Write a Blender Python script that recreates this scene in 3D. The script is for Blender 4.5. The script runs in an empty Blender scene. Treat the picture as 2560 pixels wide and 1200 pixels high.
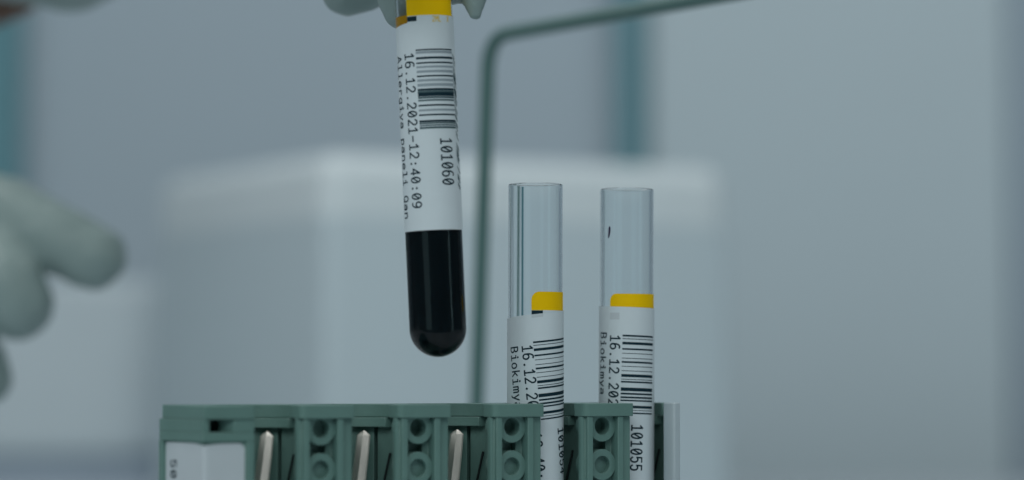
import bpy, bmesh, math, random
from mathutils import Vector, Matrix

random.seed(7)
S = bpy.context.scene
C = S.collection
MM = 0.001
PI = math.pi

# ------------------------------------------------------------------ camera
CAM_H = 0.066
PITCH = math.radians(2.77)
cam_data = bpy.data.cameras.new('camera')
cam = bpy.data.objects.new('camera', cam_data)
C.objects.link(cam)
cam.location = (0, 0, CAM_H)
cam.rotation_euler = (PI / 2 + PITCH, 0, 0)
cam_data.sensor_width = 36.0
cam_data.lens = 100.0
cam_data.clip_start = 0.02
cam_data.clip_end = 50.0
cam_data.dof.use_dof = True
cam_data.dof.focus_distance = 0.665
cam_data.dof.aperture_fstop = 6.6
S.camera = cam

# ------------------------------------------------------------------ world and lamps
W = bpy.data.worlds.new('World')
S.world = W
W.use_nodes = True
bg = W.node_tree.nodes['Background']
bg.inputs[0].default_value = (0.62, 0.80, 0.88, 1)
bg.inputs[1].default_value = 0.10


def area(name, loc, target, sx, sy, power, col):
    d = bpy.data.lights.new(name, 'AREA')
    d.shape = 'RECTANGLE'
    d.size, d.size_y, d.energy, d.color = sx, sy, power, col
    o = bpy.data.objects.new(name, d)
    C.objects.link(o)
    o.location = loc
    o.rotation_euler = (Vector(target) - Vector(loc)).to_track_quat('-Z', 'Y').to_euler()
    return o


area('ceiling_or_fill_lamp', (0.10, 0.40, 1.20), (0.0, 0.66, 0.05), 1.4, 0.7, 4.6, (1.0, 1.0, 0.98))
area('ceiling_or_fill_lamp', (0.0, -0.45, 0.92), (0.0, 0.66, 0.06), 1.1, 0.5, 6.6, (0.95, 1.0, 1.0))  # unseen frontal fill, added to reach the slot lips and pillar fronts
area('ceiling_or_fill_lamp', (-0.85, 0.10, 0.75), (-0.05, 0.66, 0.05), 0.6, 0.6, 2.4, (0.97, 1.0, 1.0))  # unseen side fill, added to brighten the rack's left faces
area('ceiling_or_fill_lamp', (0.0, 1.20, 1.5), (0.0, 1.9, 0.1), 1.9, 0.5, 5.2, (0.97, 1.0, 1.02))

area('ceiling_or_fill_lamp', (0.55, 1.05, 0.62), (0.45, 2.0, 0.02), 0.6, 0.2, 0.75, (0.97, 1.0, 1.02))  # unseen low fill, added to lift the lower cabinet and right side
area('ceiling_or_fill_lamp', (-0.42, 1.02, 0.62), (-0.14, 0.88, 0.12), 0.25, 0.25, 0.95, (1.0, 0.98, 0.98))  # unseen small fill, added to brighten the top of the left hand
area('streak_panel', (-0.69, -0.345, 0.20), (-0.02, 0.65, 0.08), 0.5, 0.6, 0.75, (0.6, 0.95, 1.0))  # unseen panel, added for a broad reflected streak down the blood
area('streak_panel', (0.96, 0.15, 0.22), (-0.02, 0.65, 0.08), 0.14, 0.6, 0.4, (0.6, 0.95, 1.0))  # unseen narrow panel, added for a second streak on the right

S.view_settings.view_transform = 'Standard'
S.view_settings.look = 'None'
S.view_settings.exposure = -0.22
S.view_settings.gamma = 1.0
S.view_settings.use_curve_mapping = False
S.render.engine = 'CYCLES'
S.cycles.use_denoising = True
S.cycles.max_bounces = 14
S.cycles.transmission_bounces = 14
S.cycles.glossy_bounces = 6
S.cycles.transparent_max_bounces = 12
S.cycles.sample_clamp_indirect = 4.0


def at(px, py, depth):
    """point seen at picture position (px, py of 2560 x 1200) at a distance in metres along the view axis"""
    x = (px - 1280) * 36 / 2560 / 100 * depth
    y = (600 - py) * 36 / 2560 / 100 * depth
    c, s = math.cos(PITCH), math.sin(PITCH)
    return Vector((x, depth * c - y * s, CAM_H + depth * s + y * c))


# ------------------------------------------------------------------ materials
def material(name, col, rough=0.5, metal=0.0, spec=0.5, noise=0.0, nscale=200.0, bump=0.0, bscale=400.0,
             trans=0.0, ior=1.45, sss=0.0, sheen=0.0, coat=0.0):
    m = bpy.data.materials.new(name)
    m.use_nodes = True
    nt = m.node_tree
    b = nt.nodes['Principled BSDF']
    b.inputs['Base Color'].default_value = (*col, 1)
    b.inputs['Roughness'].default_value = rough
    b.inputs['Metallic'].default_value = metal
    b.inputs['Specular IOR Level'].default_value = spec
    b.inputs['Transmission Weight'].default_value = trans
    b.inputs['IOR'].default_value = ior
    b.inputs['Coat Weight'].default_value = coat
    if sss:
        b.inputs['Subsurface Weight'].default_value = sss
        b.inputs['Subsurface Radius'].default_value = (1, 1, 0.9)
        b.inputs['Subsurface Scale'].default_value = 0.002
    tc = None
    if noise or bump:
        tc = nt.nodes.new('ShaderNodeTexCoord')
    if noise:
        n = nt.nodes.new('ShaderNodeTexNoise')
        n.inputs['Scale'].default_value = nscale
        n.inputs['Detail'].default_value = 4
        nt.links.new(tc.outputs['Object'], n.inputs['Vector'])
        mix = nt.nodes.new('ShaderNodeMix')
        mix.data_type = 'RGBA'
        mix.inputs[6].default_value = (*[max(0, c * (1 - noise)) for c in col], 1)
        mix.inputs[7].default_value = (*[min(1, c * (1 + noise)) for c in col], 1)
        nt.links.new(n.outputs['Fac'], mix.inputs[0])
        nt.links.new(mix.outputs[2], b.inputs['Base Color'])
    if bump:
        n2 = nt.nodes.new('ShaderNodeTexNoise')
        n2.inputs['Scale'].default_value = bscale
        n2.inputs['Detail'].default_value = 3
        nt.links.new(tc.outputs['Object'], n2.inputs['Vector'])
        bp = nt.nodes.new('ShaderNodeBump')
        bp.inputs['Strength'].default_value = bump
        bp.inputs['Distance'].default_value = 0.0006
        nt.links.new(n2.outputs['Fac'], bp.inputs['Height'])
        nt.links.new(bp.outputs['Normal'], b.inputs['Normal'])
    return m


M = {
    'green': material('rack_green_plastic', (0.122, 0.228, 0.204), 0.42, noise=0.10, nscale=160, bump=0.12, bscale=1500),
    'green_dark': material('slot_line_dark', (0.012, 0.02, 0.02), 0.4, metal=0.3),  # near-black finish of the thin strips across the slot walls
    'pale_plastic': material('pale_plastic', (0.42, 0.495, 0.53), 0.5, noise=0.05, nscale=200),
    'paper': material('label_paper', (0.65, 0.73, 0.77), 0.62, spec=0.3, noise=0.025, nscale=300, bump=0.05, bscale=900),
    'paper_grey': material('label_paper_grey', (0.53, 0.59, 0.625), 0.6, spec=0.3, noise=0.06, nscale=120, bump=0.1, bscale=300),  # greyer than the tube label paper, with coarser mottling and bump
    'ink': material('label_ink', (0.003, 0.024, 0.037), 0.65, spec=0.25),
    'ink_grey': material('label_ink_faint', (0.30, 0.36, 0.40), 0.65, spec=0.25),
    'ink_mid': material('label_ink_half', (0.07, 0.12, 0.135), 0.65, spec=0.25),
    'yellow': material('label_yellow', (0.93, 0.58, 0.0), 0.6, spec=0.15, noise=0.02, nscale=300),
    'faint_yellow': material('label_yellow_print', (0.75, 0.55, 0.12), 0.65, spec=0.2),
    'show': material('label_show_through', (0.55, 0.61, 0.645), 0.62, spec=0.3),
    'glass': material('clear_tube_plastic', (0.97, 0.99, 1.0), 0.015, trans=1.0, ior=1.28),
    'blood': material('dark_blood', (0.0012, 0.006, 0.009), 0.3, spec=0.15, ior=1.36, noise=0.2, nscale=120),
    'serum': material('amber_serum', (0.62, 0.33, 0.01), 0.25, spec=0.4),
    'mark': material('purple_pen', (0.03, 0.02, 0.06), 0.5),
    'teal_line': material('wall_line', (0.13, 0.27, 0.32), 0.4),
    'steel': material('spring_nickel', (0.86, 0.82, 0.76), 0.38, metal=0.9, noise=0.04, nscale=900, bump=0.04, bscale=2500),
    'rod': material('rod_green_enamel', (0.09, 0.18, 0.17), 0.4, noise=0.05),
    'glove': material('latex_glove', (0.255, 0.335, 0.33), 0.48, spec=0.35, noise=0.06, nscale=60, bump=0.5, bscale=120, sss=0.15),
    'skin': material('skin', (0.14, 0.075, 0.05), 0.55, noise=0.08, nscale=90, sss=0.1),
    'wall': material('wall_paint', (0.49, 0.59, 0.66), 0.8, noise=0.02, nscale=6),
    'teal': material('teal_paint', (0.15, 0.34, 0.395), 0.6, noise=0.03, nscale=12),
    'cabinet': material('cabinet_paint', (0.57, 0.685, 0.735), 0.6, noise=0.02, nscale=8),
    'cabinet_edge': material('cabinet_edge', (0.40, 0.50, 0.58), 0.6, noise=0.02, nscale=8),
    'box': material('white_plastic_box', (0.535, 0.64, 0.685), 0.5, noise=0.02, nscale=20),
    'lid': material('white_plastic_lid_lit', (0.66, 0.75, 0.78), 0.5, noise=0.02, nscale=20),  # lighter than the box: light on the upturned rim put into the colour
    'tray': material('white_tray', (0.56, 0.65, 0.69), 0.6, noise=0.04, nscale=14),
    'tray_base': material('blue_grey_base', (0.36, 0.44, 0.52), 0.6, noise=0.03, nscale=20),
    'bench': material('bench_top', (0.52, 0.58, 0.62), 0.5, noise=0.03, nscale=30),
}


# ------------------------------------------------------------------ helpers
def link(name, bm, mat, parent=None, smooth=True, angle=35):
    bmesh.ops.recalc_face_normals(bm, faces=bm.faces)
    me = bpy.data.meshes.new(name)
    bm.to_mesh(me)
    bm.free()
    me.materials.append(M[mat])
    if smooth:
        for p in me.polygons:
            p.use_smooth = True
        try:
            me.set_sharp_from_angle(angle=math.radians(angle))
        except Exception:
            pass
    o = bpy.data.objects.new(name, me)
    C.objects.link(o)
    if parent:
        o.parent = parent
    return o


def empty(name, loc, rot=(0, 0, 0)):
    o = bpy.data.objects.new(name, None)
    C.objects.link(o)
    o.location = loc
    o.rotation_euler = rot
    o.empty_display_size = 0.01
    return o


def tag(o, label=None, cat=None, group=None, kind=None):
    for k, v in (('label', label), ('category', cat), ('group', group), ('kind', kind)):
        if v:
            o[k] = v
    return o


def bevel(o, w, seg=2, ang=35):
    b = o.modifiers.new('bevel', 'BEVEL')
    b.width = w
    b.segments = seg
    b.limit_method = 'ANGLE'
    b.angle_limit = math.radians(ang)
    b.harden_normals = False
    return o


def prism(bm, poly, z0, z1):
    """extrude a closed 2D outline (any simple polygon) between two heights"""
    lo = [bm.verts.new((x, y, z0)) for x, y in poly]
    hi = [bm.verts.new((x, y, z1)) for x, y in poly]
    n = len(poly)
    bm.faces.new(lo[::-1])
    bm.faces.new(hi)
    for i in range(n):
        j = (i + 1) % n
        bm.faces.new((lo[i], lo[j], hi[j], hi[i]))


def box(bm, x0, x1, y0, y1, z0, z1):
    prism(bm, [(x0, y0), (x1, y0), (x1, y1), (x0, y1)], z0, z1)


def lathe(bm, prof, n=64, closed=False):
    """revolve (r, z) profile round z"""
    rings = []
    for r, z in prof:
        if r < 1e-9:
            rings.append([bm.verts.new((0, 0, z))])
        else:
            rings.append([bm.verts.new((r * math.cos(2 * PI * i / n), r * math.sin(2 * PI * i / n), z)) for i in range(n)])
    pairs = list(zip(rings, rings[1:]))
    if closed:
        pairs.append((rings[-1], rings[0]))
    for a, b in pairs:
        for i in range(n):
            j = (i + 1) % n
            if len(a) == 1 and len(b) == 1:
                continue
            if len(a) == 1:
                bm.faces.new((a[0], b[i], b[j]))
            elif len(b) == 1:
                bm.faces.new((a[i], a[j], b[0]))
            else:
                bm.faces.new((a[i], a[j], b[j], b[i]))


def sweep(bm, pts, r, n=20):
    """round tube along a polyline"""
    pts = [Vector(p) for p in pts]
    rings = []
    up = Vector((0.31, 0.9, 0.2)).normalized()
    for i, p in enumerate(pts):
        t = (pts[min(i + 1, len(pts) - 1)] - pts[max(i - 1, 0)]).normalized()
        a = t.cross(up).normalized()
        b = t.cross(a).normalized()
        rings.append([bm.verts.new(p + r * (math.cos(2 * PI * k / n) * a + math.sin(2 * PI * k / n) * b)) for k in range(n)])
    for a, b in zip(rings, rings[1:]):
        for i in range(n):
            bm.faces.new((a[i], a[(i + 1) % n], b[(i + 1) % n], b[i]))
    bm.faces.new(rings[0])
    bm.faces.new(rings[-1])


# ------------------------------------------------------------------ printed characters: strokes on a 4 x 6 cell
def arcp(cx, cy, rx, ry, a0, a1, n=10):
    return [(cx + rx * math.cos(math.radians(a0 + (a1 - a0) * i / n)), cy + ry * math.sin(math.radians(a0 + (a1 - a0) * i / n))) for i in range(n + 1)]


G = {
    '0': [arcp(2, 3, 1.55, 3, 0, 360, 20), [(0.85, 1.2), (3.15, 4.8)]],
    '1': [[(0.7, 4.7), (2.1, 6), (2.1, 0)], [(0.6, 0), (3.6, 0)]],
    '2': [arcp(2, 4.35, 1.5, 1.65, 165, -30, 10) + [(0.4, 0.0), (3.6, 0)]],
    '3': [arcp(1.9, 4.5, 1.5, 1.5, 150, -90, 9) + arcp(1.9, 1.5, 1.65, 1.5, 90, -150, 9)],
    '4': [[(2.9, 0), (2.9, 6), (0.3, 1.8), (3.8, 1.8)]],
    '5': [[(3.4, 6), (0.8, 6), (0.6, 3.2)] + arcp(1.9, 1.9, 1.6, 1.9, 125, -150, 12)],
    '6': [[(3.1, 5.8), (2.4, 6)] + arcp(2.2, 3.0, 1.75, 3.0, 100, 180, 6) + arcp(2, 1.75, 1.55, 1.75, 180, 540, 16)],
    '9': [[(0.9, 0.2), (1.6, 0)] + arcp(1.8, 3.0, 1.75, 3.0, -80, 0, 6) + arcp(2, 4.25, 1.55, 1.75, 0, 360, 16)],
    '.': [arcp(2, 0.35, 0.22, 0.22, 0, 360, 6)],
    ':': [arcp(2, 0.6, 0.22, 0.22, 0, 360, 6), arcp(2, 3.6, 0.22, 0.22, 0, 360, 6)],
    '-': [[(0.5, 2.7), (3.5, 2.7)]],
    'A': [[(0.2, 0), (2, 6), (3.8, 0)], [(0.9, 2.0), (3.1, 2.0)]],
    'B': [[(0.6, 0), (0.6, 6), (2.0, 6)] + arcp(2.0, 4.6, 1.3, 1.4, 90, -90, 6) + [(0.6, 3.2)], [(2.0, 3.2)] + arcp(2.0, 1.6, 1.5, 1.6, 90, -90, 7) + [(0.6, 0)]],
    'M': [[(0.4, 0), (0.4, 6), (2, 2.8), (3.6, 6), (3.6, 0)]],
    'L': [[(0.6, 6), (0.6, 0), (3.5, 0)]],
    'Q': [arcp(2, 3, 1.6, 3, 0, 360, 18), [(2.2, 1.4), (3.6, -0.6)]],
    'G': [arcp(2, 3, 1.6, 3, 40, 330, 14) + [(3.5, 2.7), (2.2, 2.7)]],
    'X': [[(0.4, 0), (3.6, 6)], [(0.4, 6), (3.6, 0)]],
    'a': [arcp(1.8, 3.0, 1.5, 1.2, 140, 0, 6) + [(3.3, 0)], arcp(1.8, 1.3, 1.5, 1.25, 0, 360, 12)],
    'e': [[(0.45, 2.2), (3.55, 2.2)] + arcp(2, 2.1, 1.6, 2.1, 0, 320, 14)],
    'g': [arcp(1.9, 2.1, 1.5, 2.0, 0, 360, 14), [(3.4, 4.1), (3.4, -1.0)] + arcp(2.0, -1.0, 1.4, 0.9, 0, -150, 6)],
    'i': [[(0.8, 4.1), (2.1, 4.1), (2.1, 0)], [(0.6, 0), (3.6, 0)], arcp(2, 5.6, 0.2, 0.2, 0, 360, 6)],
    'k': [[(0.7, 6), (0.7, 0)], [(3.3, 4.1), (0.7, 1.7)], [(1.6, 2.5), (3.5, 0)]],
    'l': [[(0.8, 6), (2.1, 6), (2.1, 0)], [(0.6, 0), (3.6, 0)]],
    'm': [[(0.35, 0), (0.35, 4.1)], [(0.35, 3.4)] + arcp(1.2, 3.2, 0.8, 0.9, 160, 0, 6) + [(2.0, 0)], [(2.0, 3.4)] + arcp(2.85, 3.2, 0.8, 0.9, 160, 0, 6) + [(3.65, 0)]],
    'n': [[(0.6, 0), (0.6, 4.1)], [(0.6, 3.0)] + arcp(2.0, 2.9, 1.4, 1.2, 150, 0, 7) + [(3.4, 0)]],
    'o': [arcp(2, 2.1, 1.55, 2.1, 0, 360, 16)],
    'p': [[(0.6, 4.1), (0.6, -1.9)], arcp(2.1, 2.1, 1.5, 2.0, 0, 360, 14)],
    'r': [[(0.9, 0), (0.9, 4.1)], [(0.9, 2.7)] + arcp(2.3, 2.7, 1.4, 1.4, 150, 50, 6)],
    'y': [[(0.4, 4.1), (2.0, 0.3)], [(3.6, 4.1), (1.5, -1.4), (0.7, -1.9)]],
}


def strokes(bm, text, place, adv, height, width):
    """lay TEXT as thin inked strokes; place(g, h) -> 3D point for advance g and height h (both mm)"""
    sx, sy = adv / 4.9, height / 6.0
    for i, ch in enumerate(text):
        for line in G.get(ch, []):
            pts = [((i * 4.9 + x) * sx, y * sy) for x, y in line]
            for (ax, ay), (bx, by) in zip(pts, pts[1:]):
                dx, dy = bx - ax, by - ay
                L = math.hypot(dx, dy)
                if L < 1e-6:
                    continue
                k = max(1, int(L / 0.6))
                ox, oy = -dy / L * width / 2, dx / L * width / 2
                ex, ey = dx / L * width * 0.32, dy / L * width * 0.32
                ax2, ay2, bx2, by2 = ax - ex, ay - ey, bx + ex, by + ey
                row = []
                for q in range(k + 1):
                    t = q / k
                    x, y = ax2 + (bx2 - ax2) * t, ay2 + (by2 - ay2) * t
                    row.append((bm.verts.new(place(x + ox, y + oy)), bm.verts.new(place(x - ox, y - oy))))
                for (a, b), (c, d) in zip(row, row[1:]):
                    bm.faces.new((a, b, d, c))


# ================================================================== THE SETTING
bm = bmesh.new()
box(bm, -3.0, 3.0, 2.00, 2.10, -0.9, 2.2)
tag(link('back_wall', bm, 'wall', smooth=False), kind='structure')

bm = bmesh.new()
box(bm, -1.2, 1.2, 0.42, 1.805, -0.04, 0.0)
o = bevel(link('bench_top', bm, 'bench', smooth=False), 0.003)
tag(o, 'pale laboratory bench top under the green tube rack', 'bench', kind='structure')


def post(px, depth, w, label):
    p = at(px, 600, depth)
    bm = bmesh.new()
    box(bm, p.x - w / 2, p.x + w / 2, p.y, p.y + 0.015, -0.9, 2.0)
    o = bevel(link('wall_post', bm, 'teal', smooth=False), 0.002)
    tag(o, label, 'post', 'teal posts along the far wall')


post(1577, 1.975, 0.0185, 'narrow teal post on the far wall, above the white box')
post(-70, 1.975, 0.066, 'wide teal post at the left edge, behind the gloved pointing finger')

# tall cabinet on the right
a, b = at(1624, 600, 1.965), at(2535, 600, 1.965)
cab = empty('tall_cabinet', (a.x, a.y, -0.9))
tag(cab, 'tall pale cabinet filling the right side behind the tubes', 'cabinet')
bm = bmesh.new()
box(bm, 0, b.x - a.x, 0.004, 0.03, 0, 2.9)
bevel(link('door', bm, 'cabinet', cab, smooth=False), 0.006)
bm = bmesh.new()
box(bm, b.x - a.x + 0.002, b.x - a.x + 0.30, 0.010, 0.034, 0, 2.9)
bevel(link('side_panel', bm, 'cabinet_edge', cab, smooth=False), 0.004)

# white box behind the rack
c0 = at(812, 378, 1.32)
ln = Vector((-0.072, 0.120, 0)).normalized()
rn = Vector((0.159, 0.085, 0)).normalized()
wb = empty('white_box', (c0.x, c0.y, 0))
wb.rotation_euler = (0, 0, math.atan2(rn.y, rn.x))
tag(wb, 'white plastic box with a rounded lid rim, out of focus behind the green rack', 'box')
Hh = c0.z
WB_L, WB_R = 0.217, 0.223


def rrect(x0, x1, y0, y1, r, n=6):
    pts = []
    for cx, cy, a0 in ((x1 - r, y0 + r, -90), (x1 - r, y1 - r, 0), (x0 + r, y1 - r, 90), (x0 + r, y0 + r, 180)):
        pts += [(cx + r * math.cos(math.radians(a0 + 90 * i / n)), cy + r * math.sin(math.radians(a0 + 90 * i / n))) for i in range(n + 1)]
    return pts


bm = bmesh.new()
prism(bm, rrect(0.0, WB_R, 0.0, WB_L, 0.006), 0.0, Hh - 0.0301)
link('box_body', bm, 'box', wb)
bm = bmesh.new()
rings = []
for ins, z in [(0.0, Hh - 0.03)] + [(0.011 * (1 - math.cos(t)), Hh - 0.011 + 0.011 * math.sin(t)) for t in [PI / 2 * i / 7 for i in range(8)]]:
    rings.append([bm.verts.new((x, y, z)) for x, y in rrect(ins, WB_R - ins, ins, WB_L - ins, 0.0115 - ins)])
for p, q in zip(rings, rings[1:]):
    for i in range(len(p)):
        k = (i + 1) % len(p)
        bm.faces.new((p[i], p[k], q[k], q[i]))
bm.faces.new(rings[-1])
bm.faces.new(rings[0][::-1])
link('lid', bm, 'lid', wb)

# low white tray at the left, far behind the gloved hand
t0, t1 = at(-260, 700, 1.69), at(405, 700, 1.69)
tr = empty('low_container', (t0.x, t0.y, 0))
tag(tr, 'low white container with a blue grey foot, blurred at lower left', 'container')
zmid = at(0, 1150, 1.69).z
bm = bmesh.new()
prism(bm, rrect(0, t1.x - t0.x, 0, 0.10, 0.03), zmid + 0.0005, t0.z)
bevel(link('tub', bm, 'tray', tr), 0.009, 5)
bm = bmesh.new()
prism(bm, rrect(0.004, t1.x - t0.x - 0.004, 0.004, 0.096, 0.01), 0.0, zmid)
link('foot', bm, 'tray_base', tr)

# bent green wire rod
rod = empty('bent_rod', (0, 0, 0))
bend_d, end_d = 0.86, 0.745
pA, pB, pE = at(1192, 1010, bend_d), at(1222, 92, bend_d), at(1990, -30, end_d)
pE.z = pB.z + 0.0006
base = pA.copy()
dirv = (pA - pB)
base = pB + dirv * ((pB.z - 0.004) / (pB.z - pA.z))
rod.location = (base.x, base.y, 0)
pts = [base + (pB - base) * (i / 12) for i in range(12)]
d1 = (pB - base).normalized()
d2 = (pE - pB).normalized()
rr = 0.0105
p_in, p_out = pB - d1 * rr, pB + d2 * rr
pts = [p for p in pts if (pB - p).length > rr + 0.003]
for i in range(13):
    t = i / 12
    pts.append((1 - t) ** 2 * p_in + 2 * t * (1 - t) * pB + t * t * p_out)
for i in range(1, 13):
    pts.append(p_out + (pE - p_out) * (i / 12))
org = Vector((base.x, base.y, 0))
bm = bmesh.new()
sweep(bm, [p - org for p in pts], 0.0022)
link('rod', bm, 'rod', rod)
bm = bmesh.new()
lathe(bm, [(0, 0), (0.016, 0), (0.016, 0.003), (0.014, 0.004), (0, 0.004)], 32)
link('foot', bm, 'rod', rod)
tag(rod, 'bent dark green metal rod rising behind the rack and turning right', 'rod')

# ================================================================== THE RACK
TH = math.radians(30)
RACK_H = 0.0600
PITCH_U, WH, VS, VT = 24.4, 5.5, 5.0, 12.0
S4 = Vector((0.01225, 0.6600, 0))
rack = empty('tube_rack', (S4.x, S4.y, RACK_H))
rack.rotation_euler = (0, 0, TH)
tag(rack, 'grey green plastic tube rack with open slots and metal spring clips', 'rack')
SL = [k * PITCH_U for k in (-3, -2, -1, 0, 1)]
UL, UR, VB = -90.8, 31.8, 23.0


def mm(poly):
    return [(x * MM, y * MM) for x, y in poly]


def slot_arc(s, r, wh=WH, n=30, slit=None):
    """outline of one slot seen from above: in at the left of its mouth, round the back, out at the right"""
    h = math.sqrt(r * r - wh * wh)
    a0 = math.atan2(-h, -wh)
    a1 = math.atan2(-h, wh) + 0.0
    a0 = a0 + 2 * PI if a0 < 0 else a0           # left mouth, go down in angle over the back
    pts = []
    for i in range(n + 1):
        a = a0 + (a1 - a0) * i / n
        if slit and pts and last > slit[1] >= a:          # narrow slit in the slot wall beside the spring
            for q, rad in ((slit[1], r), (slit[1], r + 3.2), (slit[0], r + 3.2), (slit[0], r)):
                pts.append((s + rad * math.cos(q), VT + rad * math.sin(q)))
        last = a
        if slit and slit[0] - 0.02 <= a <= slit[1] + 0.02:
            continue
        pts.append((s + r * math.cos(a), VT + r * math.sin(a)))
    return pts


def fillet(x, y, r, side, n=5):
    """front corner of a pillar, rounded; side -1: corner is the right lip of a slot"""
    pts = []
    for i in range(n + 1):
        t = PI / 2 * i / n
        if side > 0:   # going from wall (x, y+r) to front (x+r, y)
            pts.append((x + r - r * math.cos(t), y + r - r * math.sin(t)))
        else:          # from front (x-r, y) to wall (x, y+r)
            pts.append((x - r + r * math.sin(t), y + r - r * math.cos(t)))
    return pts


# cap layer
poly = [(UL, 0.0)]
for s in SL:
    poly += fillet(s - WH, 0, 0.5, -1)
    poly += slot_arc(s, 9.0)
    if s < 20:
        poly += fillet(s + WH, 0, 1.6, 1)
poly += [(34.5, 4.95), (34.5, VB), (UL, VB)]
bm = bmesh.new()
prism(bm, mm(poly), -3.05 * MM, 0)
bevel(link('top_plate', bm, 'green', rack), 0.00018, 2, 40)

# moulded body
F0, F1 = 0.32, 1.45
poly = [(-84.0, 9.0), (-84.0, 2.0)]
poly += [(SL[0] - WH - 0.3, 2.0)]
for i, s in enumerate(SL):
    if i == 0:
        poly += [(s - WH, 2.0)]
    poly += slot_arc(s, 10.5, WH, slit=(math.radians(31), math.radians(36)))
    if i < len(SL) - 1:
        l, r = s + WH, SL[i + 1] - WH
        c = r - 7.6
        poly += fillet(l, F1, 0.7, 1)[:-1]
        poly += [(l + 0.7, F1), (c - 4.9, F1), (c - 4.9, F0), (c - 3.4, F0), (c - 3.4, 3.4), (c - 2.1, 3.4), (c - 2.1, 5.6),
                 (c + 1.9, 5.6), (c + 1.9, 3.4), (c + 3.4, 3.4), (c + 3.4, F0), (c + 4.9, F0), (c + 4.9, F1), (r - 0.25, F1), (r, F1 + 0.25)]
    else:
        pass
poly += [(33.0, 4.1), (35.3, 8.0), (35.3, VB + 0.5), (UL + 5.0, VB + 0.5), (UL + 5.0, 9.0)]
bm = bmesh.new()
prism(bm, mm(poly), -RACK_H, -3.07 * MM)
# end block of the body: notch layer, band layer, recessed label layer
e1 = SL[0] - WH
top0, n1, n2 = -3.07 * MM, -5.85 * MM, -7.9 * MM
prism(bm, mm([(UL - 0.05, F0), (-89.4, F0), (-89.4, 8.6), (-83.9, 8.6), (-83.9, 4.0), (-85.9, 3.3), (-83.5, F0), (e1, F0), (e1, 2.6), (e1 - 5.6, 2.6), (e1 - 5.6, VB + 0.6), (UL - 0.45, VB + 0.6), (UL - 0.45, VB - 3), (UL - 0.05, VB - 6)]), n1, top0)
prism(bm, mm([(UL - 0.05, F0), (e1, F0), (e1, 2.6), (e1 - 5.6, 2.6), (e1 - 5.6, VB + 0.6), (UL - 0.45, VB + 0.6), (UL - 0.45, VB - 3), (UL - 0.05, VB - 6)]), n2, n1)
prism(bm, mm([(UL + 0.35, F0 + 2.0), (UL + 0.75, F0 + 1.05), (UL + 1.75, F0 + 0.55), (-80.6, F0 + 0.55), (-80.4, F0), (e1, F0), (e1, 2.6), (e1 - 5.6, 2.6), (e1 - 5.6, VB + 0.7), (UL - 0.55, VB + 0.7), (UL - 0.55, VB - 1.2), (UL + 0.35, VB - 1.3)]), -RACK_H, n2)
bevel(link('body', bm, 'green', rack), 0.00016, 2, 40)

# lip rings inside the slots
for s in SL:
    bm = bmesh.new()
    a0, a1 = math.radians(200), math.radians(4)
    n = 30
    outer = [(s + 10.75 * math.cos(a0 + (a1 - a0) * i / n), VT + 10.75 * math.sin(a0 + (a1 - a0) * i / n)) for i in range(n + 1)]
    inner = [(s + 8.55 * math.cos(a0 + (a1 - a0) * i / n), VT + 8.55 * math.sin(a0 + (a1 - a0) * i / n)) for i in range(n + 1)]
    prism(bm, mm(outer + inner[::-1]), -5.3 * MM, -3.1 * MM)
    bevel(link('slot_lip', bm, 'green', rack), 0.00015, 2, 40)

# socket rings in the pillars
def socket(u, w, depth):
    bm = bmesh.new()
    lathe(bm, [(0, depth), (2.02, depth), (2.02, 0.16), (2.14, 0.0), (3.55, 0.0), (3.66, 0.12), (3.66, 6.0), (0, 6.0)], 48)
    for v in bm.verts:
        x, y, z = v.co
        v.co = ((u + x) * MM, (1.75 + z) * MM, (w + y) * MM)
    link('socket_ring', bm, 'green', rack)


for i in range(4):
    c = SL[i + 1] - WH - 7.6
    for j, w in enumerate((-5.3, -14.35, -23.4)):
        socket(c, w, 5.2 if j == 0 and i > 0 else (3.0 if j == 0 else 1.7))

# spring clips
for s in SL:
    bm = bmesh.new()
    ca, sa = math.cos(-TH), math.sin(-TH)
    rows = []
    for w, off, half, ridge in ((-6.2, 0.0, 0.12, 0.05), (-6.55, 0.0, 0.75, 0.25), (-7.2, 0.0, 1.45, 0.5), (-12, -0.42, 1.5, 0.55), (-20, -1.3, 1.6, 0.55), (-34, -2.9, 1.6, 0.5)):
        front = [(-half - 0.28, 0.75), (-half, 0.22), (-half * 0.12 - 0.1, -ridge), (half * 0.8, -0.05), (half, 0.1)]
        back = [(half, 0.4), (0, 0.4), (-half, 0.75), (-half - 0.28, 1.1)]
        r = []
        for x, y in front + back:
            X, Y = x + off, y + 0.24 * (w + 6.5)
            r.append(bm.verts.new(((s + 5.35 + X * ca - Y * sa) * MM, (17.0 + X * sa + Y * ca) * MM, (w + (0.10 if abs(x) < 0.4 else 0)) * MM)))
        rows.append(r)
    for a, b in zip(rows, rows[1:]):
        n = len(a)
        for i in range(n):
            bm.faces.new((a[i], a[(i + 1) % n], b[(i + 1) % n], b[i]))
    bm.faces.new(rows[0])
    bm.faces.new(rows[-1][::-1])
    link('spring_clip', bm, 'steel', rack, smooth=False)
    # added thin dark strip for a diagonal line across the slot wall
    bm = bmesh.new()
    p0, p1 = Vector((s + 10.0, 13.0, -11.2)), Vector((s + 7.8, 15.0, -25))
    sweep(bm, [(p0 + (p1 - p0) * t) * MM for t in (0, 0.25, 0.5, 0.75, 1)], 0.28 * MM, 8)
    link('slot_line', bm, 'green_dark', rack)

# pale end panel at the far right end
bm = bmesh.new()
prism(bm, mm([(29.85, 0.7), (30.3, 0.0), (31.8, 0.0), (34.55, 4.2), (29.85, 4.2)]), -RACK_H, 0.05 * MM)
pan = bevel(link('end_panel', bm, 'pale_plastic', rack), 0.0003, 3)
pan['label'] = 'pale grey end panel of the green rack'

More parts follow.
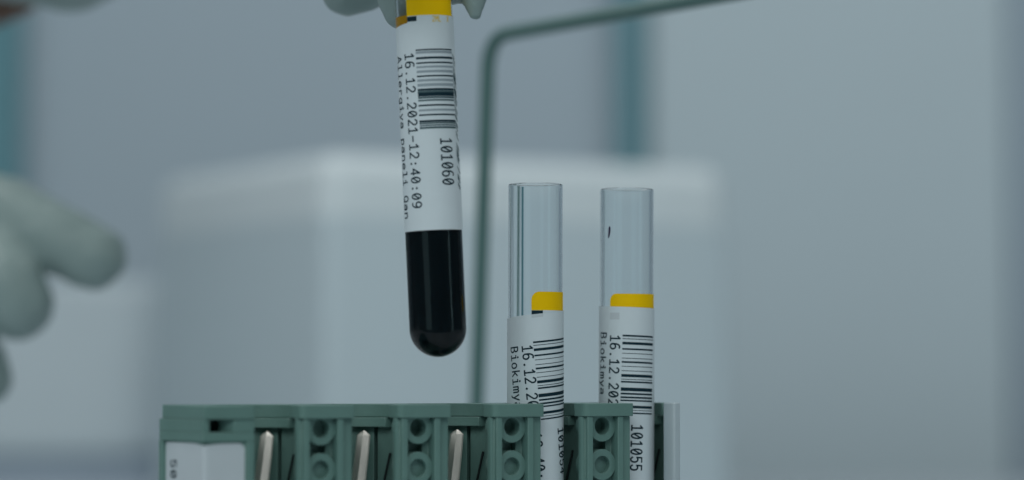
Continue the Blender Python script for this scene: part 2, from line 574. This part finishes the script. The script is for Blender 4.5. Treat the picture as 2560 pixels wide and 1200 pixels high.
# paper label folded round the near left corner
bm = bmesh.new()
path = [(UL + 0.27, VB - 1.6)] + [(UL + 0.27, VB - 1.6 - i * 1.3) for i in range(1, 15)]
path += [(UL + 0.27 + 0.9 - 0.9 * math.cos(t), 1.65 - 0.9 * math.sin(t)) for t in [PI / 2 * i / 8 for i in range(9)]]
path += [(UL + 1.4 + i * 0.95, 0.75) for i in range(1, 10)]
path = [(x, min(y, VB)) for x, y in path]
acc = [0]
for a, b in zip(path, path[1:]):
    acc.append(acc[-1] + math.dist(a, b))
corner_s = acc[18]
rowt, rowb = [], []
for (x, y), q in zip(path, acc):
    top = -8.25 - 0.42 * math.exp(-((q - corner_s) / 2.6) ** 2)
    d = acc[-1] - q
    if d < 0.9:
        top -= 0.9 - math.sqrt(max(0, 0.81 - (0.9 - d) ** 2))
    rowt.append(bm.verts.new((x * MM, y * MM, top * MM)))
    rowb.append(bm.verts.new((x * MM, y * MM, -48 * MM)))
for i in range(len(path) - 1):
    bm.faces.new((rowt[i], rowt[i + 1], rowb[i + 1], rowb[i]))
lab = link('paper_label', bm, 'paper_grey', rack)
bm = bmesh.new()
strokes(bm, '50', lambda g, h: ((UL + 0.24) * MM, (18.6 - h * 1.05) * MM, (-12.0 - g) * MM), 2.3, 2.9, 0.42)
link('lettering', bm, 'ink', lab, smooth=False)

# ================================================================== SAMPLE TUBES
R, RI = 6.35, 5.78


class Wrap:
    """maps (arc mm, height mm) on a label wound round a tube, with a tilt of the winding"""
    def __init__(self, r, tilt=0.0, a0=0.0, z0=0.0, flap=None):
        self.r, self.c, self.s, self.a0, self.z0, self.flap = r, math.cos(tilt), math.sin(tilt), a0, z0, flap

    def raw(self, a, z, lift=0.0):
        r = self.r + lift
        if self.flap and a > self.flap:
            f = self.flap / self.r
            d = a - self.flap
            return Vector(((r * math.sin(f) + d * math.cos(f - 0.05)) * MM, (-r * math.cos(f) + d * math.sin(f - 0.05)) * MM, z * MM))
        f = a / self.r
        return Vector((r * math.sin(f) * MM, -r * math.cos(f) * MM, z * MM))

    def __call__(self, a, z, lift=0.0):
        da, dz = a - self.a0, z - self.z0
        return self.raw(self.a0 + da * self.c - dz * self.s, self.z0 + da * self.s + dz * self.c, lift)


def sheet(bm, place, a0, a1, zt, zb, na=48, nz=10, lift=0.0, round_tl=0.0):
    """curved sheet between arcs a0..a1; zt / zb heights (numbers or functions of a)"""
    f = lambda v, a: v(a) if callable(v) else v
    grid = []
    arcs = [a0 + (a1 - a0) * i / na for i in range(na + 1)]
    if round_tl:
        arcs = sorted(set(arcs + [a0 + round_tl * (1 - math.cos(PI / 2 * i / 8)) for i in range(9)]))
    for a in arcs:
        t, b = f(zt, a), f(zb, a)
        if round_tl and a - a0 < round_tl:
            d = round_tl - (a - a0)
            t -= round_tl - math.sqrt(max(0.0, round_tl ** 2 - d * d))
        grid.append([bm.verts.new(place(a, t + (b - t) * j / nz, lift)) for j in range(nz + 1)])
    for g, h in zip(grid, grid[1:]):
        for j in range(nz):
            bm.faces.new((g[j], h[j], h[j + 1], g[j + 1]))


BARS = [(0, 4.3), (9, 1.6), (17.5, 6.5), (33, 4), (45, 1.5), (57, 1.5), (65, 4.3), (77, 1.5), (88, 1.5), (97, 7), (109, 1.5), (114, 4),
        (130, 8.5), (143, 4.3), (152, 4.3), (160, 3.5), (174, 6.5), (185, 1.4), (191, 3.4)]


def glass_body(parent, length, r=R, ri=RI):
    bm = bmesh.new()
    prof = [(0, 0)] + [(r * math.sin(t), r - r * math.cos(t)) for t in [PI / 2 * i / 14 for i in range(1, 15)]]
    prof += [(r + 0.02, length * 0.5), (r + 0.05, length - 0.5), (r + 0.02, length - 0.15), (r - 0.15, length), (ri + 0.15, length), (ri, length - 0.2)]
    w = r - ri
    prof += [(ri, length * 0.5)] + [(ri * math.sin(t), r - ri * math.cos(t)) for t in [PI / 2 * (14 - i) / 14 for i in range(0, 14)]] + [(0, r - ri)]
    lathe(bm, [(a * MM, z * MM) for a, z in prof], 96)
    return link('tube_wall', bm, 'glass', parent)


def fluid(parent, name, mat, z0, z1, ri, bottom=False, r=R):
    bm = bmesh.new()
    prof = []
    if bottom:
        prof += [(0, r - ri)] + [(ri * math.sin(t), r - ri * math.cos(t)) for t in [PI / 2 * i / 14 for i in range(1, 15)]]
    else:
        prof += [(0, z0), (ri, z0)]
    prof += [(ri, z1), (ri - 0.5, z1 - 0.25), (0, z1 - 0.3)]
    lathe(bm, [(a * MM, z * MM) for a, z in prof], 64)
    return link(name, bm, mat, parent)


def barcode(label, wr, a0, a1, z_top, scale, bars, mat='ink', lift=0.035, flare=0):
    bm = bmesh.new()
    for y, t in bars:
        sheet(bm, wr, a0, a1, z_top - y * scale, z_top - (y + t) * scale, 26, 1, lift)
    return link('barcode', bm, mat, label, smooth=False)


def text(label, wr, s, a_base, z_top, adv, height, width=0.26, mat='ink', lift=0.035, name='lettering'):
    """reads down the tube, letter tops to the right"""
    bm = bmesh.new()
    strokes(bm, s, lambda g, h: wr(a_base + h, z_top - g, lift), adv, height, width)
    return link(name, bm, mat, label, smooth=False)


# ---- the tube held up by the gloved fingers
HD = 0.651
bot = at(1098, 893, HD)
ax_top = at(1058, 60, HD)
tilt = math.atan2(ax_top.x - at(1094, 850, HD).x, ax_top.z - at(1094, 850, HD).z)
held = empty('test_tube', bot, (0, 0, 0))
held.rotation_euler = (0, tilt, 0)
tag(held, 'labelled blood tube held up by gloved fingers, dark blood in its rounded end', 'test tube')
PXM = 0.0916                                   # mm per pixel of the photograph at this depth
hz = lambda py: (893 - py) * PXM               # height above the tube's tip
Rh = 6.55
glass_body(held, 100, Rh, 5.9)
fluid(held, 'blood', 'blood', 0, hz(100), 5.95, True, Rh)
fluid(held, 'serum', 'serum', hz(99), hz(38), 5.95)
wr = Wrap(Rh + 0.08, 0.0, flap=7.6)
bm = bmesh.new()
sheet(bm, wr, -11.5, 9.2, lambda a: hz(59) + 0.13 * min(0, a + 4.2), hz(578) - 0.0, 60, 12)
hl = link('label', bm, 'paper', held)
bm = bmesh.new()
sheet(bm, wr, -4.05, 8.2, hz(-28), hz(42), 40, 4, 0.02, 1.2)
ty = link('yellow_tab', bm, 'yellow', held)
bm = bmesh.new()
sheet(bm, wr, -4.0, 9.1, hz(42), hz(60), 40, 2, 0.012)
link('label_edge', bm, 'paper', hl)
bm = bmesh.new()
sheet(bm, wr, -4.0, -1.6, hz(43.5), hz(56), 8, 1, 0.04)
link('black_mark', bm, 'ink', hl)
wt = Wrap(Rh + 0.08, math.radians(0.6), 0, hz(130), flap=7.6)
sc = PXM * 1.0
dark = [(0, 3.2), (19.5, 5.4), (32.5, 3.8), (65.5, 3.8), (98.5, 5.0), (108.5, 9.5), (138.5, 4.0), (162.5, 3.8), (177.5, 5.2)]
grey = [(5, 6), (42, 5), (53, 6), (75, 6), (86, 7), (150, 5)]
mid = [(104, 4.5), (119, 4.5), (126, 4), (183.5, 3.5), (189, 3), (194, 5)]
barcode(hl, wt, -2.15, 7.5, hz(127), sc, dark)
barcode(hl, wt, -2.15, 7.5, hz(127), sc, grey, 'ink_grey')
barcode(hl, wt, -2.15, 7.5, hz(127), sc, mid, 'ink_mid')
text(hl, wt, '16.12.2021-12:40:09', -5.1, hz(134), 1.885, 2.35, 0.34)
text(hl, wt, 'Allergiya paneli Qan', -8.75, hz(137), 1.885, 2.2, 0.33)
text(hl, wt, '101060', 2.55, hz(350), 1.85, 3.05, 0.36)
bm = bmesh.new()
strokes(bm, '2ML  X', lambda g, h: wr(2.0 + g, hz(58) + h, 0.04), 0.80, 1.25, 0.2)
link('lettering', bm, 'faint_yellow', hl, smooth=False)
# edge-on line of small print on the free end of the label
bm = bmesh.new()
y = 128
while y < 470:
    L = random.choice((5, 8, 11))
    if random.random() < 0.82:
        sheet(bm, wr, 7.75, 7.75 + random.uniform(0.8, 1.35), lambda a: hz(y) - (a - 7.75) * 1.3, lambda a: hz(y + 4.0) - (a - 7.75) * 1.3, 4, 1, 0.035)
    y += L
link('small_print', bm, 'ink_mid', hl, smooth=False)


# ---- the two tubes standing in the rack
def rack_tube(px, rim_py, depth, lean, label):
    rim = at(px, rim_py, depth)
    L = 92.0
    up = Vector((math.sin(lean), 0, math.cos(lean)))
    t = empty('test_tube', rim - up * L * MM)
    t.rotation_euler = (0, lean, 0)
    tag(t, label, 'test tube', 'open sample tubes standing in the rack')
    glass_body(t, L)
    return t, L


D1 = 0.6705
pm = D1 * 36 / 2560 / 100 * 1000
t1, L1 = rack_tube(1339, 461, D1, math.radians(0.1), 'clear open tube numbered 101054, next slot left of tube 101055')
z1 = lambda py: L1 - (py - 461) * pm
wl = Wrap(R + 0.30)
tl = math.radians(6.0)
bm = bmesh.new()
sheet(bm, Wrap(R + 0.12), -1.0, 13.0, z1(731), z1(777), 44, 4, 0.0, 1.9)
link('yellow_tab', bm, 'yellow', t1)
bm = bmesh.new()
sheet(bm, Wrap(R + 0.12), -1.0, 13.0, z1(777), z1(800), 44, 3)
sl = link('label_edge', bm, 'paper', t1)
bm = bmesh.new()
sheet(bm, Wrap(R + 0.12), -0.95, 1.7, z1(777.5), z1(790), 8, 1, 0.03)
link('black_mark', bm, 'ink', sl)
slope = lambda a: 0.105 * max(-9.5, min(9.5, a))
bm = bmesh.new()
sheet(bm, wl, -13, 13, lambda a: z1(786.5) + slope(a), 4.0, 80, 14)
l1 = link('label', bm, 'paper', t1)
bm = bmesh.new()
sheet(bm, wl, -0.95, 1.8, lambda a: z1(786.8) + slope(a), lambda a: z1(795) + slope(a), 8, 1, 0.02)
link('show_through', bm, 'show', l1)
w1 = Wrap(R + 0.30, tl, -0.6, z1(855))
barcode(l1, w1, -0.62, 9.4, z1(854.5), pm, BARS)
text(l1, w1, '16.12.2021-12:40:09', -3.35, z1(862), 1.86, 2.45, 0.36)
text(l1, w1, 'Biokimya', -7.0, z1(861), 1.86, 2.35, 0.33)
text(l1, w1, '101054', 3.9, z1(1074), 1.86, 3.0, 0.38)
# thin teal strip down the outside of the clear wall
bm = bmesh.new()
sheet(bm, Wrap(R + 0.07), -3.5, -2.95, z1(471), z1(900), 3, 6)
link('wall_line', bm, 'teal_line', t1)

D2 = 0.684
pm2 = D2 * 36 / 2560 / 100 * 1000
t2, L2 = rack_tube(1567.5, 473, D2, math.radians(0.25), 'clear open tube numbered 101055, the rightmost, with a dark pen mark')
z2 = lambda py: L2 - (py - 473) * pm2
bm = bmesh.new()
sheet(bm, Wrap(R + 0.12), -4.5, 9.5, z2(736), z2(772), 44, 4, 0.0, 1.7)
link('yellow_tab', bm, 'yellow', t2)
slope2 = lambda a: -0.03 * max(-9.5, min(9.5, a))
bm = bmesh.new()
sheet(bm, wl, -13, 13, lambda a: z2(769) + slope2(a), 4.0, 80, 14)
l2 = link('label', bm, 'paper', t2)
bm = bmesh.new()
sheet(bm, wl, -4.5, -2.0, z2(783), z2(800), 8, 1, 0.02)
link('show_through', bm, 'show', l2)
w2 = Wrap(R + 0.30, math.radians(-1.9), -1.2, z2(838))
barcode(l2, w2, -1.2, 7.8, z2(837.5), pm2, BARS)
text(l2, w2, '16.12.2021-12:40:09', -4.3, z2(839), 1.90, 2.45, 0.36)
text(l2, w2, 'Biokimya', -7.95, z2(833), 1.90, 2.3, 0.33)
text(l2, w2, '101055', 1.75, z2(1058), 1.88, 2.8, 0.38)
bm = bmesh.new()
for i in range(10):
    t = i / 10
    a, z = -4.75 - 0.35 * t * t, z2(569 + 29 * t)
    hw = 0.10 + 0.24 * math.sin(PI * min(1, t * 0.8 + 0.15))
    nxt = (-4.75 - 0.35 * (t + 0.1) ** 2, z2(569 + 29 * (t + 0.1)))
    hw2 = 0.10 + 0.24 * math.sin(PI * min(1, (t + 0.1) * 0.8 + 0.15))
    wq = Wrap(R + 0.09)
    bm.faces.new([bm.verts.new(wq(a - hw, z)), bm.verts.new(wq(a + hw, z)), bm.verts.new(wq(nxt[0] + hw2, nxt[1])), bm.verts.new(wq(nxt[0] - hw2, nxt[1]))])
link('pen_mark', bm, 'mark', t2, smooth=False)


# ================================================================== GLOVED HANDS
def capsule(bm, p, q, r0, r1, n=20, m=8):
    p, q = Vector(p), Vector(q)
    d = (q - p)
    L = d.length
    rot = d.to_track_quat('Z', 'Y').to_matrix()
    prof = [(r0 * math.cos(t), r0 * math.sin(t)) for t in [-PI / 2 + PI / 2 * i / m for i in range(m + 1)]]
    prof += [(r1 * math.cos(t), L + r1 * math.sin(t)) for t in [PI / 2 * i / m for i in range(m + 1)]]
    tmp = bmesh.new()
    lathe(tmp, [(max(0, r) if r > 1e-7 else 0, z) for r, z in prof], n)
    vm = {v: bm.verts.new(rot @ v.co + p) for v in tmp.verts}
    for f in tmp.faces:
        bm.faces.new([vm[v] for v in f.verts])
    tmp.free()


def chain(bm, pts, origin):
    """pts: (px, py, depth, radius px of the photograph) along one finger or the palm"""
    P = [(at(x, y, d) - origin, r * d * 36 / 2560 / 100) for x, y, d, r in pts]
    for (p, r0), (q, r1) in zip(P, P[1:]):
        capsule(bm, p, q, r0, r1)


def hand(name, chains, origin, label, group=None):
    bm = bmesh.new()
    for c in chains:
        chain(bm, c, origin)
    o = link(name, bm, 'glove')
    o.location = origin
    rm = o.modifiers.new('remesh', 'REMESH')
    rm.mode = 'VOXEL'
    rm.voxel_size = 0.0011
    rm.use_smooth_shade = True
    sm = o.modifiers.new('smooth', 'SMOOTH')
    sm.factor = 0.5
    sm.iterations = 9
    tex = bpy.data.textures.new('glove_folds', 'CLOUDS')
    tex.noise_scale = 0.011
    tex.noise_depth = 2
    dm = o.modifiers.new('folds', 'DISPLACE')
    dm.texture = tex
    dm.texture_coords = 'LOCAL'
    dm.strength = 0.0022
    dm.mid_level = 0.5
    tag(o, label, 'hand', group)
    return o


# hand pinching the tube from above, arm coming from behind at the left
o1 = at(300, -250, 0.78)
h1 = hand('gloved_hand', [
    [(20, -130, 0.93, 128), (170, -108, 0.87, 140), (420, -260, 0.79, 150)],             # cuff, heel of the palm
    [(170, -108, 0.87, 140), (330, -330, 0.80, 165), (560, -420, 0.73, 120)],
    [(-240, -150, 1.02, 150), (20, -130, 0.93, 128)],
    [(560, -400, 0.715, 98), (760, -360, 0.69, 84), (960, -170, 0.668, 70), (1022, 20, 0.6605, 66)],   # index, behind the tube
    [(540, -420, 0.705, 98), (760, -400, 0.668, 84), (950, -250, 0.645, 72), (1020, -120, 0.633, 60)],  # thumb side
    [(1022, 16, 0.6605, 62), (1100, -60, 0.662, 72), (1182, -50, 0.655, 60), (1189, 36, 0.652, 20)],   # tip beyond the tube
    [(520, -330, 0.735, 95), (800, -270, 0.72, 82), (1010, -85, 0.705, 66), (868, -15, 0.705, 62)],     # curled finger
    [(480, -300, 0.75, 92), (700, -260, 0.745, 78), (840, -140, 0.73, 66), (760, -100, 0.73, 58)],
], o1, 'gloved hand reaching in at the top, pinching the lifted blood tube')
bm = bmesh.new()
chain(bm, [(40, -25, 0.955, 66), (-60, 0, 0.97, 84), (-330, 50, 1.06, 105)], o1)
sk = link('bare_wrist', bm, 'skin', h1)
sk['label'] = 'brown skin of the wrist below the glove cuff'

# second hand, fingers curled, pointing to the right
o2 = at(-100, 700, 0.89)
h2 = hand('gloved_hand', [
    [(-420, 520, 0.960, 190), (-190, 500, 0.910, 118), (20, 548, 0.885, 104), (130, 594, 0.875, 92), (238, 645, 0.870, 80)],
    [(-400, 650, 0.960, 180), (-150, 560, 0.900, 105), (-40, 610, 0.880, 84), (20, 720, 0.865, 92), (45, 762, 0.865, 90)],
    [(-400, 760, 0.960, 180), (-230, 760, 0.900, 110), (-110, 850, 0.870, 90), (-44, 935, 0.870, 78)],
    [(-400, 860, 0.960, 150), (-260, 930, 0.910, 95), (-160, 1030, 0.890, 76)],
    [(-800, 620, 1.060, 200), (-420, 640, 0.960, 195)],
], o2, 'gloved hand at the left edge with curled fingers, one pointing right')
